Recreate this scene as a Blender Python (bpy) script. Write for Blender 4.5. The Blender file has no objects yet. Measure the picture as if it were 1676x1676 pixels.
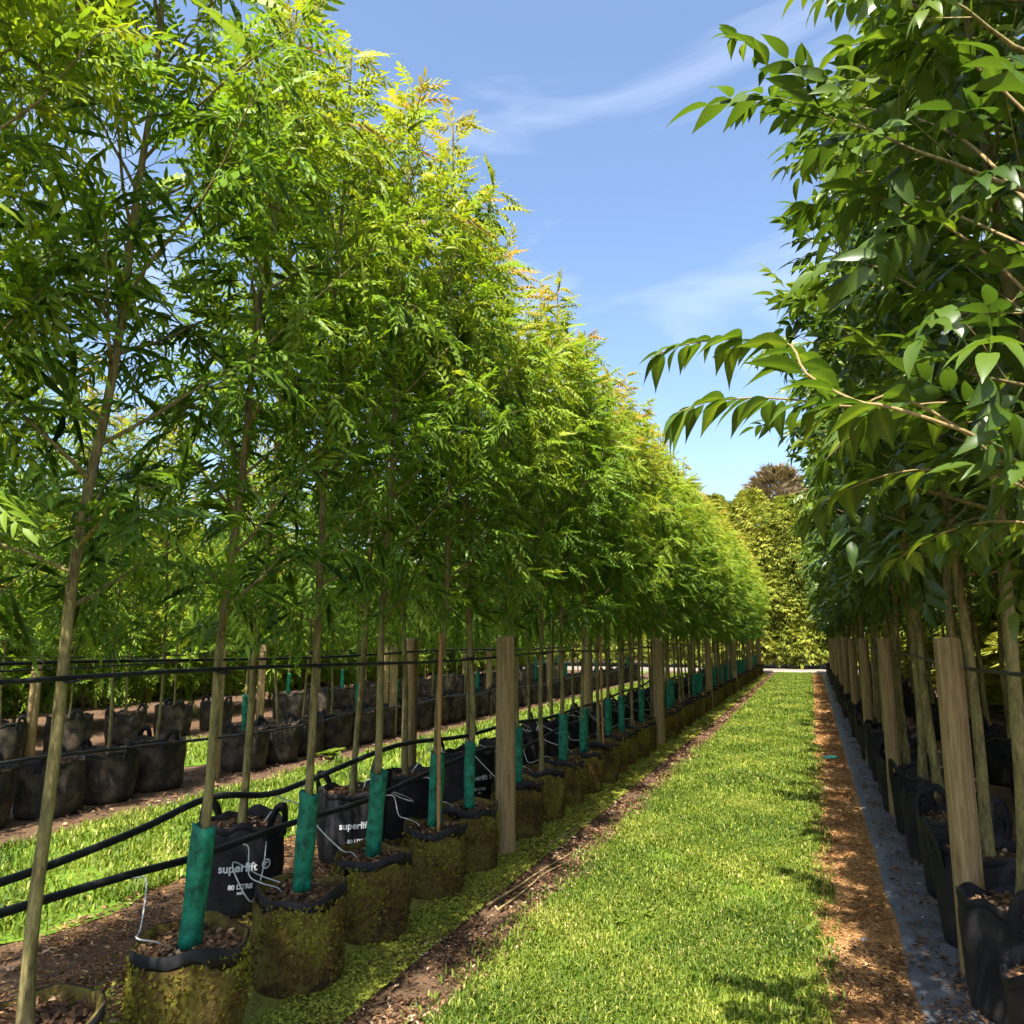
import bpy, math, random
import numpy as np
from mathutils import Vector, Matrix

random.seed(7)
scn = bpy.context.scene
COL = scn.collection
R = math.radians

# ------------------------------------------------------------------ camera
cam_d = bpy.data.cameras.new('camera')
cam = bpy.data.objects.new('camera', cam_d)
COL.objects.link(cam)
cam.location = (0.0, 0.0, 1.5)
cam.rotation_euler = (R(90 + 9.34), 0.0, R(21.0))
cam_d.sensor_width = 36.0
cam_d.lens = 27.04
cam_d.clip_start = 0.05
cam_d.clip_end = 2000.0
scn.camera = cam

# ------------------------------------------------------------------ sky and sun
SUN_EL, SUN_AZ = 60.0, 178.0        # azimuth clockwise from +Y (the row direction); the sun is behind the camera
world = bpy.data.worlds.new('World')
scn.world = world
world.use_nodes = True
wn, wl = world.node_tree.nodes, world.node_tree.links
wn.clear()
w_out = wn.new('ShaderNodeOutputWorld')
w_bg = wn.new('ShaderNodeBackground')
sky = wn.new('ShaderNodeTexSky')
sky.sky_type = 'NISHITA'
sky.sun_disc = False
sky.sun_elevation = R(SUN_EL)
sky.sun_rotation = R(SUN_AZ)
sky.altitude = 50.0
sky.air_density = 1.0
sky.dust_density = 1.8
sky.ozone_density = 2.5
w_bg.inputs['Strength'].default_value = 0.112
# thin cirrus drawn over the whole sky by direction
w_tc = wn.new('ShaderNodeTexCoord')
w_map = wn.new('ShaderNodeMapping')
w_map.inputs['Rotation'].default_value = (0, R(12), R(35))
w_map.inputs['Scale'].default_value = (1.3, 3.4, 5.5)
w_noise = wn.new('ShaderNodeTexNoise')
w_noise.inputs['Scale'].default_value = 1.15
w_noise.inputs['Detail'].default_value = 7.0
w_noise.inputs['Roughness'].default_value = 0.52
w_noise.inputs['Distortion'].default_value = 0.7
w_ramp = wn.new('ShaderNodeValToRGB')
w_ramp.color_ramp.elements[0].position = 0.49
w_ramp.color_ramp.elements[0].color = (0, 0, 0, 1)
w_ramp.color_ramp.elements[1].position = 0.85
w_ramp.color_ramp.elements[1].color = (0.5, 0.5, 0.5, 1)
w_mix = wn.new('ShaderNodeMixRGB')
w_mix.inputs['Color2'].default_value = (6.6, 6.9, 7.4, 1)
wl.new(w_tc.outputs['Generated'], w_map.inputs['Vector'])
wl.new(w_map.outputs['Vector'], w_noise.inputs['Vector'])
wl.new(w_noise.outputs['Fac'], w_ramp.inputs['Fac'])
wl.new(w_ramp.outputs['Color'], w_mix.inputs['Fac'])
wl.new(sky.outputs['Color'], w_mix.inputs['Color1'])
wl.new(w_mix.outputs['Color'], w_bg.inputs['Color'])
wl.new(w_bg.outputs['Background'], w_out.inputs['Surface'])

sun_d = bpy.data.lights.new('sun', 'SUN')
sun_d.energy = 4.9
sun_d.angle = R(0.6)
sun_d.color = (1.0, 0.95, 0.86)
sun = bpy.data.objects.new('sun', sun_d)
COL.objects.link(sun)
sv = Vector((math.sin(R(SUN_AZ)) * math.cos(R(SUN_EL)), math.cos(R(SUN_AZ)) * math.cos(R(SUN_EL)), math.sin(R(SUN_EL))))
sun.rotation_euler = (-sv).to_track_quat('-Z', 'Y').to_euler()
sun.location = sv * 30

scn.view_settings.view_transform = 'Standard'
scn.view_settings.look = 'None'
scn.view_settings.exposure = 1.5
scn.view_settings.gamma = 1.0
scn.view_settings.use_curve_mapping = False
scn.render.engine = 'CYCLES'
scn.cycles.use_denoising = True
scn.cycles.max_bounces = 5
scn.cycles.diffuse_bounces = 3
scn.cycles.use_adaptive_sampling = True
scn.cycles.adaptive_threshold = 0.03
scn.cycles.glossy_bounces = 2
scn.cycles.transmission_bounces = 4
scn.cycles.caustics_reflective = False
scn.cycles.caustics_refractive = False

# ------------------------------------------------------------------ materials
def new_mat(name):
    m = bpy.data.materials.new(name)
    m.use_nodes = True
    nt = m.node_tree
    nt.nodes.clear()
    out = nt.nodes.new('ShaderNodeOutputMaterial')
    return m, nt, out

def ramp(nt, stops, fac=None):
    r = nt.nodes.new('ShaderNodeValToRGB')
    els = r.color_ramp.elements
    while len(els) < len(stops):
        els.new(0.5)
    for e, (p, c) in zip(els, stops):
        e.position = p
        e.color = (*c, 1)
    if fac is not None:
        nt.links.new(fac, r.inputs['Fac'])
    return r

def noise(nt, scale, detail=4, rough=0.55, vec=None, dist=0.0):
    n = nt.nodes.new('ShaderNodeTexNoise')
    n.inputs['Scale'].default_value = scale
    n.inputs['Detail'].default_value = detail
    n.inputs['Roughness'].default_value = rough
    n.inputs['Distortion'].default_value = dist
    if vec is not None:
        nt.links.new(vec, n.inputs['Vector'])
    return n

def objcoord(nt, scale=(1, 1, 1)):
    tc = nt.nodes.new('ShaderNodeTexCoord')
    mp = nt.nodes.new('ShaderNodeMapping')
    mp.inputs['Scale'].default_value = scale
    nt.links.new(tc.outputs['Object'], mp.inputs['Vector'])
    return mp.outputs['Vector']

def mixc(nt, a, b, fac, mode='MIX'):
    m = nt.nodes.new('ShaderNodeMixRGB')
    m.blend_type = mode
    for sock, v in ((m.inputs['Color1'], a), (m.inputs['Color2'], b), (m.inputs['Fac'], fac)):
        if hasattr(v, 'links'):
            nt.links.new(v, sock)
        elif isinstance(v, (int, float)):
            sock.default_value = v if sock.type == 'VALUE' else (v, v, v, 1)
        else:
            sock.default_value = (*v, 1)
    return m.outputs['Color']

def bump(nt, height, strength=0.4, dist=0.02):
    b = nt.nodes.new('ShaderNodeBump')
    b.inputs['Strength'].default_value = strength
    b.inputs['Distance'].default_value = dist
    nt.links.new(height, b.inputs['Height'])
    return b.outputs['Normal']

def principled(nt, out, color, rough=0.8, spec=0.3, normal=None):
    p = nt.nodes.new('ShaderNodeBsdfPrincipled')
    if hasattr(color, 'links'):
        nt.links.new(color, p.inputs['Base Color'])
    else:
        p.inputs['Base Color'].default_value = (*color, 1)
    if hasattr(rough, 'links'):
        nt.links.new(rough, p.inputs['Roughness'])
    else:
        p.inputs['Roughness'].default_value = rough
    p.inputs['Specular IOR Level'].default_value = spec
    if normal is not None:
        nt.links.new(normal, p.inputs['Normal'])
    nt.links.new(p.outputs['BSDF'], out.inputs['Surface'])
    return p

def leaf_mat(name, stops, trans=0.35, rough=0.45, spec=0.35, vary=0.25, tboost=(1.25, 1.25, 0.6)):
    m, nt, out = new_mat(name)
    at = nt.nodes.new('ShaderNodeAttribute')
    at.attribute_name = 'tint'
    oi = nt.nodes.new('ShaderNodeObjectInfo')
    mr = nt.nodes.new('ShaderNodeMapRange')
    mr.inputs['To Min'].default_value = -vary * 0.5
    mr.inputs['To Max'].default_value = vary * 0.5
    nt.links.new(oi.outputs['Random'], mr.inputs['Value'])
    ad = nt.nodes.new('ShaderNodeMath')
    ad.operation = 'ADD'
    nt.links.new(at.outputs['Fac'], ad.inputs[0])
    nt.links.new(mr.outputs['Result'], ad.inputs[1])
    r = ramp(nt, stops, ad.outputs[0])
    p = principled(nt, out, r.outputs['Color'], rough, spec)
    t = nt.nodes.new('ShaderNodeBsdfTranslucent')
    tc = mixc(nt, r.outputs['Color'], tboost, 1.0, 'MULTIPLY')
    nt.links.new(tc, t.inputs['Color'])
    mx = nt.nodes.new('ShaderNodeMixShader')
    mx.inputs['Fac'].default_value = trans
    nt.links.new(p.outputs['BSDF'], mx.inputs[1])
    nt.links.new(t.outputs['BSDF'], mx.inputs[2])
    nt.links.new(mx.outputs['Shader'], out.inputs['Surface'])
    return m

M = {}
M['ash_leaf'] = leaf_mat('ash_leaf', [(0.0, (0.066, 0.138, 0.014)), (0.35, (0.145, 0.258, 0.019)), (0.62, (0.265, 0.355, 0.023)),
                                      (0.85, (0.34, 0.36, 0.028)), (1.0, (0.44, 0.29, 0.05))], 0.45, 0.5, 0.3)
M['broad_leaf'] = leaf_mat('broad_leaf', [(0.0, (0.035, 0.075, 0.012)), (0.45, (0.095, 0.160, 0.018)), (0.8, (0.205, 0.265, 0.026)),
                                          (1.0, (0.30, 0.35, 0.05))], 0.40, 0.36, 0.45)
M['conifer_leaf'] = leaf_mat('conifer_leaf', [(0.0, (0.10, 0.13, 0.020)), (0.5, (0.280, 0.310, 0.040)), (1.0, (0.44, 0.43, 0.08))], 0.2, 0.7, 0.15)
M['bronze_leaf'] = leaf_mat('bronze_leaf', [(0.0, (0.13, 0.10, 0.06)), (1.0, (0.28, 0.21, 0.12))], 0.2, 0.7, 0.15)
M['grass_blade'] = leaf_mat('grass_blade', [(0.0, (0.048, 0.090, 0.010)), (0.4, (0.112, 0.170, 0.014)), (0.75, (0.195, 0.235, 0.027)),
                                            (0.93, (0.38, 0.42, 0.06)), (1.0, (0.50, 0.42, 0.17))], 0.35, 0.55, 0.25, 0.0)
M['moss'] = leaf_mat('moss', [(0.0, (0.075, 0.080, 0.014)), (0.5, (0.225, 0.250, 0.030)), (1.0, (0.36, 0.37, 0.06))], 0.15, 0.8, 0.1, 0.1)
M['bag_moss'] = leaf_mat('bag_moss', [(0.0, (0.040, 0.024, 0.009)), (0.35, (0.110, 0.070, 0.016)), (0.65, (0.170, 0.155, 0.020)), (1.0, (0.27, 0.27, 0.035))], 0.1, 0.9, 0.05, 0.35)
M['litter'] = leaf_mat('litter', [(0.0, (0.035, 0.022, 0.014)), (0.45, (0.120, 0.062, 0.030)), (0.8, (0.26, 0.15, 0.075)), (1.0, (0.46, 0.34, 0.22))], 0.05, 0.85, 0.15, 0.0)
M['needles'] = leaf_mat('needles', [(0.0, (0.13, 0.060, 0.022)), (0.5, (0.40, 0.215, 0.080)), (1.0, (0.60, 0.40, 0.20))], 0.1, 0.8, 0.15, 0.0)

def ground_mat(name, cols, s1=3.0, s2=60.0, bs=0.5, rough=0.95):
    m, nt, out = new_mat(name)
    v = objcoord(nt)
    n1 = noise(nt, s1, 6, 0.6, v)
    n2 = noise(nt, s2, 5, 0.7, v)
    mx = mixc(nt, n1.outputs['Fac'], n2.outputs['Fac'], 0.55)
    r = ramp(nt, cols, mx)
    principled(nt, out, r.outputs['Color'], rough, 0.15, bump(nt, n2.outputs['Fac'], bs, 0.02))
    return m

M['soil'] = ground_mat('soil', [(0.30, (0.035, 0.022, 0.015)), (0.50, (0.105, 0.062, 0.036)), (0.62, (0.16, 0.10, 0.055)), (0.75, (0.12, 0.12, 0.035))])
M['lawn_soil'] = ground_mat('lawn_soil', [(0.30, (0.050, 0.085, 0.012)), (0.50, (0.105, 0.185, 0.016)), (0.70, (0.20, 0.24, 0.035))], 2.0, 90)
M['moss_ground'] = ground_mat('moss_ground', [(0.36, (0.055, 0.038, 0.018)), (0.48, (0.150, 0.145, 0.024)), (0.64, (0.25, 0.26, 0.04))], 6.0, 70)
M['needle_ground'] = ground_mat('needle_ground', [(0.34, (0.13, 0.065, 0.028)), (0.48, (0.34, 0.185, 0.070)), (0.68, (0.48, 0.30, 0.13))], 5.0, 80)
M['gravel'] = ground_mat('gravel', [(0.35, (0.12, 0.10, 0.08)), (0.65, (0.30, 0.26, 0.21))], 4.0, 50)
M['potting_mix'] = ground_mat('potting_mix', [(0.35, (0.030, 0.019, 0.012)), (0.52, (0.11, 0.060, 0.032)), (0.7, (0.20, 0.12, 0.05))], 14, 90)

def bark_mat(name, cols, sc=(14, 14, 3)):
    m, nt, out = new_mat(name)
    v = objcoord(nt, sc)
    n1 = noise(nt, 1.6, 6, 0.65, v, 0.4)
    n2 = noise(nt, 9.0, 3, 0.6, v)
    r = ramp(nt, cols, mixc(nt, n1.outputs['Fac'], n2.outputs['Fac'], 0.35))
    principled(nt, out, r.outputs['Color'], 0.85, 0.2, bump(nt, n1.outputs['Fac'], 0.35, 0.01))
    return m
M['bark'] = bark_mat('bark', [(0.36, (0.050, 0.040, 0.018)), (0.5, (0.175, 0.145, 0.055)), (0.66, (0.32, 0.265, 0.10))])
M['twig_bark'] = bark_mat('twig_bark', [(0.3, (0.16, 0.11, 0.045)), (0.7, (0.36, 0.27, 0.12))], (40, 40, 40))
M['post_wood'] = bark_mat('post_wood', [(0.32, (0.095, 0.062, 0.028)), (0.5, (0.260, 0.180, 0.080)), (0.68, (0.42, 0.31, 0.15))], (30, 30, 1.6))
M['stake_wood'] = bark_mat('stake_wood', [(0.3, (0.20, 0.10, 0.035)), (0.7, (0.46, 0.25, 0.09))], (40, 40, 3))
M['timber'] = bark_mat('timber', [(0.3, (0.26, 0.22, 0.17)), (0.7, (0.50, 0.45, 0.37))], (2, 30, 30))

def mossy_bag_mat():
    m, nt, out = new_mat('mossy_bag')
    tc = nt.nodes.new('ShaderNodeTexCoord')
    oi = nt.nodes.new('ShaderNodeObjectInfo')
    ad = nt.nodes.new('ShaderNodeVectorMath')
    ad.operation = 'ADD'
    nt.links.new(tc.outputs['Object'], ad.inputs[0])
    nt.links.new(oi.outputs['Location'], ad.inputs[1])
    n1 = noise(nt, 5.0, 6, 0.65, ad.outputs[0], 0.3)
    n2 = noise(nt, 45.0, 4, 0.7, ad.outputs[0])
    r = ramp(nt, [(0.34, (0.018, 0.014, 0.009)), (0.44, (0.075, 0.042, 0.014)), (0.54, (0.125, 0.095, 0.020)), (0.66, (0.20, 0.19, 0.028))],
             mixc(nt, n1.outputs['Fac'], n2.outputs['Fac'], 0.4))
    principled(nt, out, r.outputs['Color'], 0.9, 0.15, bump(nt, n2.outputs['Fac'], 0.8, 0.015))
    return m
M['mossy_bag'] = mossy_bag_mat()

def black_fabric(name, base, dust, rough=0.6):
    m, nt, out = new_mat(name)
    v = objcoord(nt)
    n1 = noise(nt, 7.0, 5, 0.6, v)
    n2 = noise(nt, 160.0, 2, 0.5, v)
    r = ramp(nt, [(0.42, base), (0.72, dust)], n1.outputs['Fac'])
    principled(nt, out, r.outputs['Color'], rough, 0.22, bump(nt, n2.outputs['Fac'], 0.25, 0.004))
    return m
M['black_bag'] = black_fabric('black_bag', (0.010, 0.010, 0.012), (0.034, 0.030, 0.026), 0.72)
M['dusty_bag'] = black_fabric('dusty_bag', (0.020, 0.018, 0.016), (0.110, 0.082, 0.058), 0.8)
M['black_plastic'] = black_fabric('black_plastic', (0.010, 0.010, 0.011), (0.022, 0.022, 0.022), 0.4)
M['weed_mat'] = black_fabric('weed_mat', (0.075, 0.082, 0.096), (0.17, 0.175, 0.19), 0.36)

def guard_mat():
    m, nt, out = new_mat('guard_green')
    v = objcoord(nt)
    n1 = noise(nt, 22.0, 5, 0.65, v)
    r = ramp(nt, [(0.36, (0.004, 0.075, 0.044)), (0.56, (0.010, 0.225, 0.125)), (0.75, (0.03, 0.31, 0.18))], n1.outputs['Fac'])
    p = principled(nt, out, r.outputs['Color'], 0.5, 0.4, bump(nt, n1.outputs['Fac'], 0.3, 0.01))
    t = nt.nodes.new('ShaderNodeBsdfTranslucent')
    nt.links.new(r.outputs['Color'], t.inputs['Color'])
    mx = nt.nodes.new('ShaderNodeMixShader')
    mx.inputs['Fac'].default_value = 0.25
    nt.links.new(p.outputs['BSDF'], mx.inputs[1])
    nt.links.new(t.outputs['BSDF'], mx.inputs[2])
    nt.links.new(mx.outputs['Shader'], out.inputs['Surface'])
    return m
M['guard'] = guard_mat()

def plain(name, c, rough=0.5, spec=0.4):
    m, nt, out = new_mat(name)
    n1 = noise(nt, 30.0, 4, 0.6, objcoord(nt))
    r = ramp(nt, [(0.35, tuple(x * 0.8 for x in c)), (0.65, c)], n1.outputs['Fac'])
    principled(nt, out, r.outputs['Color'], rough, spec)
    return m
M['tube_white'] = plain('tube_white', (0.55, 0.55, 0.50))
M['print_white'] = plain('print_white', (0.78, 0.78, 0.76), 0.6)
M['teal_plastic'] = plain('teal_plastic', (0.05, 0.42, 0.33))
M['white_scrap'] = plain('white_scrap', (0.75, 0.75, 0.72))
M['steel'] = plain('steel', (0.35, 0.35, 0.34), 0.4, 0.6)

# ------------------------------------------------------------------ mesh helpers
class MB:
    """collects vertices and faces (with one tint per vertex) for ONE mesh"""
    def __init__(s):
        s.v, s.f, s.t, s.n = [], [], [], 0
    def add(s, v, f, t=0.5):
        v = np.asarray(v, dtype=np.float64)
        s.v.append(v)
        s.t.append(np.full(len(v), t) if np.isscalar(t) else np.asarray(t))
        if isinstance(f, np.ndarray):
            s.f.append(f + s.n)
        else:
            for q in f:
                s.f.append(np.asarray([q]) + s.n)
        s.n += len(v)
    def mesh(s, name, mat, smooth=False, tint=False):
        me = bpy.data.meshes.new(name)
        v = np.concatenate(s.v)
        loops = np.concatenate([a.ravel() for a in s.f]).astype(np.int32)
        tot = np.concatenate([np.full(len(a), a.shape[1], dtype=np.int32) for a in s.f])
        st = np.concatenate([[0], np.cumsum(tot)[:-1]]).astype(np.int32)
        me.vertices.add(len(v))
        me.vertices.foreach_set('co', v.ravel())
        me.loops.add(len(loops))
        me.loops.foreach_set('vertex_index', loops)
        me.polygons.add(len(tot))
        me.polygons.foreach_set('loop_start', st)
        me.polygons.foreach_set('loop_total', tot)
        if smooth:
            me.polygons.foreach_set('use_smooth', np.ones(len(tot), dtype=bool))
        me.update(calc_edges=True)
        if tint:
            a = me.attributes.new('tint', 'FLOAT', 'POINT')
            a.data.foreach_set('value', np.clip(np.concatenate(s.t), 0, 1).astype(np.float32))
        me.materials.append(M[mat])
        return me

def obj(name, me, parent=None, loc=None, rz=0.0):
    o = bpy.data.objects.new(name, me)
    COL.objects.link(o)
    if parent is not None:
        o.parent = parent
    if loc is not None:
        o.location = loc
    o.rotation_euler.z = rz
    return o

def tag(o, label=None, cat=None, group=None, kind=None):
    if label: o['label'] = label
    if cat: o['category'] = cat
    if group: o['group'] = group
    if kind: o['kind'] = kind
    return o

def empty(name, loc, rz=0.0):
    return obj(name, None, None, loc, rz)

def tube(path, rad, sides=7, cap=True):
    P = np.asarray(path, dtype=float)
    n = len(P)
    rad = np.full(n, rad) if np.isscalar(rad) else np.asarray(rad)
    T = np.gradient(P, axis=0)
    T /= np.linalg.norm(T, axis=1)[:, None] + 1e-9
    ref = np.array([0.0, 0.0, 1.0]) if abs(T[:, 2]).mean() < 0.8 else np.array([1.0, 0.0, 0.0])
    U = np.cross(T, ref)
    U /= np.linalg.norm(U, axis=1)[:, None] + 1e-9
    W = np.cross(T, U)
    a = np.linspace(0, 2 * math.pi, sides, endpoint=False)
    v = P[:, None, :] + rad[:, None, None] * (np.cos(a)[None, :, None] * U[:, None, :] + np.sin(a)[None, :, None] * W[:, None, :])
    f = []
    for i in range(n - 1):
        for k in range(sides):
            k2 = (k + 1) % sides
            f.append((i * sides + k, i * sides + k2, (i + 1) * sides + k2, (i + 1) * sides + k))
    f = np.array(f)
    return v.reshape(-1, 3), f

def tube_mesh(name, path, rad, mat, sides=7):
    m = MB()
    v, f = tube(path, rad, sides)
    m.add(v, f)
    m.f.append(np.array([list(range(sides))[::-1]]))
    m.f.append(np.array([list(range(len(v) - sides, len(v)))]))
    return m.mesh(name, mat, True)

def spline(ctrl, n=24):
    """Catmull-Rom through the control points"""
    c = np.asarray(ctrl, float)
    c = np.vstack([2 * c[0] - c[1], c, 2 * c[-1] - c[-2]])
    out = []
    segs = len(c) - 3
    for s in range(segs):
        p0, p1, p2, p3 = c[s:s + 4]
        k = max(2, n // segs)
        for t in np.linspace(0, 1, k, endpoint=(s == segs - 1)):
            out.append(0.5 * ((2 * p1) + (-p0 + p2) * t + (2 * p0 - 5 * p1 + 4 * p2 - p3) * t ** 2 + (-p0 + 3 * p1 - 3 * p2 + p3) * t ** 3))
    return np.array(out)

def frames(d, up):
    x = d / (np.linalg.norm(d, axis=1)[:, None] + 1e-9)
    y = np.cross(up, x)
    y /= np.linalg.norm(y, axis=1)[:, None] + 1e-9
    z = np.cross(x, y)
    return np.stack([x, y, z], axis=2)

def stamp(m, tv, tf, Rm, pos, sc, tint):
    """puts a template mesh at many places at once"""
    n, k = len(pos), len(tv)
    sc = np.asarray(sc).reshape(n, -1)
    if sc.shape[1] == 1:
        sc = np.repeat(sc, 3, axis=1)
    lv = tv[None] * sc[:, None, :]
    v = np.einsum('nij,nkj->nki', Rm, lv) + pos[:, None, :]
    f = (tf[None] + (np.arange(n) * k)[:, None, None]).reshape(-1, tf.shape[1])
    m.add(v.reshape(-1, 3), f, np.repeat(tint, k))

# leaf templates ---------------------------------------------------------------
def leaflet(L, W, droop=0.25, fold=0.25, rows=1):
    """one lance shaped leaflet along +x, folded on its midrib"""
    if rows == 1:
        v = [(0, 0, 0), (0.42 * L, W / 2, fold * W / 2), (0.42 * L, -W / 2, fold * W / 2), (0.45 * L, 0, -0.02 * L), (L, 0, -droop * L)]
        f = [(0, 3, 1), (1, 3, 4), (0, 2, 3), (2, 4, 3)]
        return np.array(v), np.array(f)
    xs = {2: [0.0, 0.18, 0.42, 0.70, 1.0], 3: [0.0, 0.27, 0.62, 1.0], 4: [0.0, 0.08, 0.22, 0.40, 0.60, 0.78, 0.90, 1.0]}[rows]
    ws = {2: [0.0, 0.72, 1.0, 0.58, 0.0], 3: [0.0, 0.95, 0.80, 0.0], 4: [0.0, 0.48, 0.88, 1.0, 0.86, 0.52, 0.20, 0.0]}[rows]
    v, idx = [], []
    for x, w in zip(xs, ws):
        z = -droop * L * x ** 2
        if w == 0:
            idx.append((len(v),) * 3)
            v.append((x * L, 0, z))
        else:
            idx.append((len(v), len(v) + 1, len(v) + 2))
            v += [(x * L, w * W / 2, z + fold * w * W / 2), (x * L, 0, z), (x * L, -w * W / 2, z + fold * w * W / 2)]
    f = []
    for a, b in zip(idx[:-1], idx[1:]):
        for s in (0, 1):
            q = [a[s], a[s + 1], b[s + 1], b[s]]
            q2 = list(dict.fromkeys(q))
            if len(q2) == 3:
                f.append(q2)
            else:
                f.append([q[0], q[1], q[2]])
                f.append([q[0], q[2], q[3]])
    return np.array(v), np.array([t[::-1] for t in f])

def pinnate(npairs, rachis, L, W, ang=58, droop=0.35, rows=1, seed=0, bend=0.5):
    rg = np.random.RandomState(seed)
    V, F, n = [], [], 0
    def put(x, side, l, w, a):
        nonlocal n
        v, f = leaflet(l, w, droop * rg.uniform(0.6, 1.5), 0.3, rows)
        ca, sa = math.cos(a), math.sin(a)
        rot = np.array([[ca, -sa, 0], [sa, ca, 0], [0, 0, 1]])
        tilt = rg.uniform(-0.35, 0.35)
        rx = np.array([[1, 0, 0], [0, math.cos(tilt), -math.sin(tilt)], [0, math.sin(tilt), math.cos(tilt)]])
        dr = rg.uniform(0.0, 0.55)
        ry = np.array([[math.cos(dr), 0, math.sin(dr)], [0, 1, 0], [-math.sin(dr), 0, math.cos(dr)]])
        v = v @ rx.T @ ry.T @ rot.T
        z = -bend * rachis * (x / rachis) ** 2
        V.append(v + np.array([x, 0, z]))
        F.append(f + n)
        n += len(v)
    x0 = rachis * 0.30
    for k in range(npairs):
        x = x0 + (rachis - x0) * k / max(1, npairs - 0.4)
        s = 0.75 + 0.35 * math.sin(math.pi * (k + 0.7) / (npairs + 0.4))
        for sd in (1, -1):
            put(x + rg.uniform(-.004, .004), sd, L * s * rg.uniform(.88, 1.1), W * s, sd * R(ang + rg.uniform(-10, 10)))
    put(rachis, 0, L * 1.05, W, R(rg.uniform(-12, 12)))
    # rachis as a thin three sided sliver
    w = 0.0016 if rows == 1 else 0.0022
    V.append(np.array([(0, w, 0), (0, -w, 0), (rachis * .55, 0, -bend * rachis * .3 + w), (rachis, 0, -bend * rachis)]))
    F.append(np.array([(0, 1, 2), (0, 2, 3), (1, 3, 2)]) + n)
    return np.concatenate(V), np.concatenate(F)

ASH = [pinnate(5, 0.21, 0.070, 0.020, 54, 0.35, 3, 1, 0.45), pinnate(5, 0.23, 0.074, 0.019, 50, 0.50, 3, 2, 0.7), pinnate(4, 0.18, 0.070, 0.021, 58, 0.35, 3, 3, 0.55)]
BROAD = [pinnate(3, 0.20, 0.110, 0.044, 55, 0.40, 4, 4, 0.45), pinnate(2, 0.16, 0.118, 0.046, 52, 0.55, 4, 5, 0.6), pinnate(3, 0.22, 0.105, 0.040, 50, 0.35, 4, 6, 0.3)]

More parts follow.
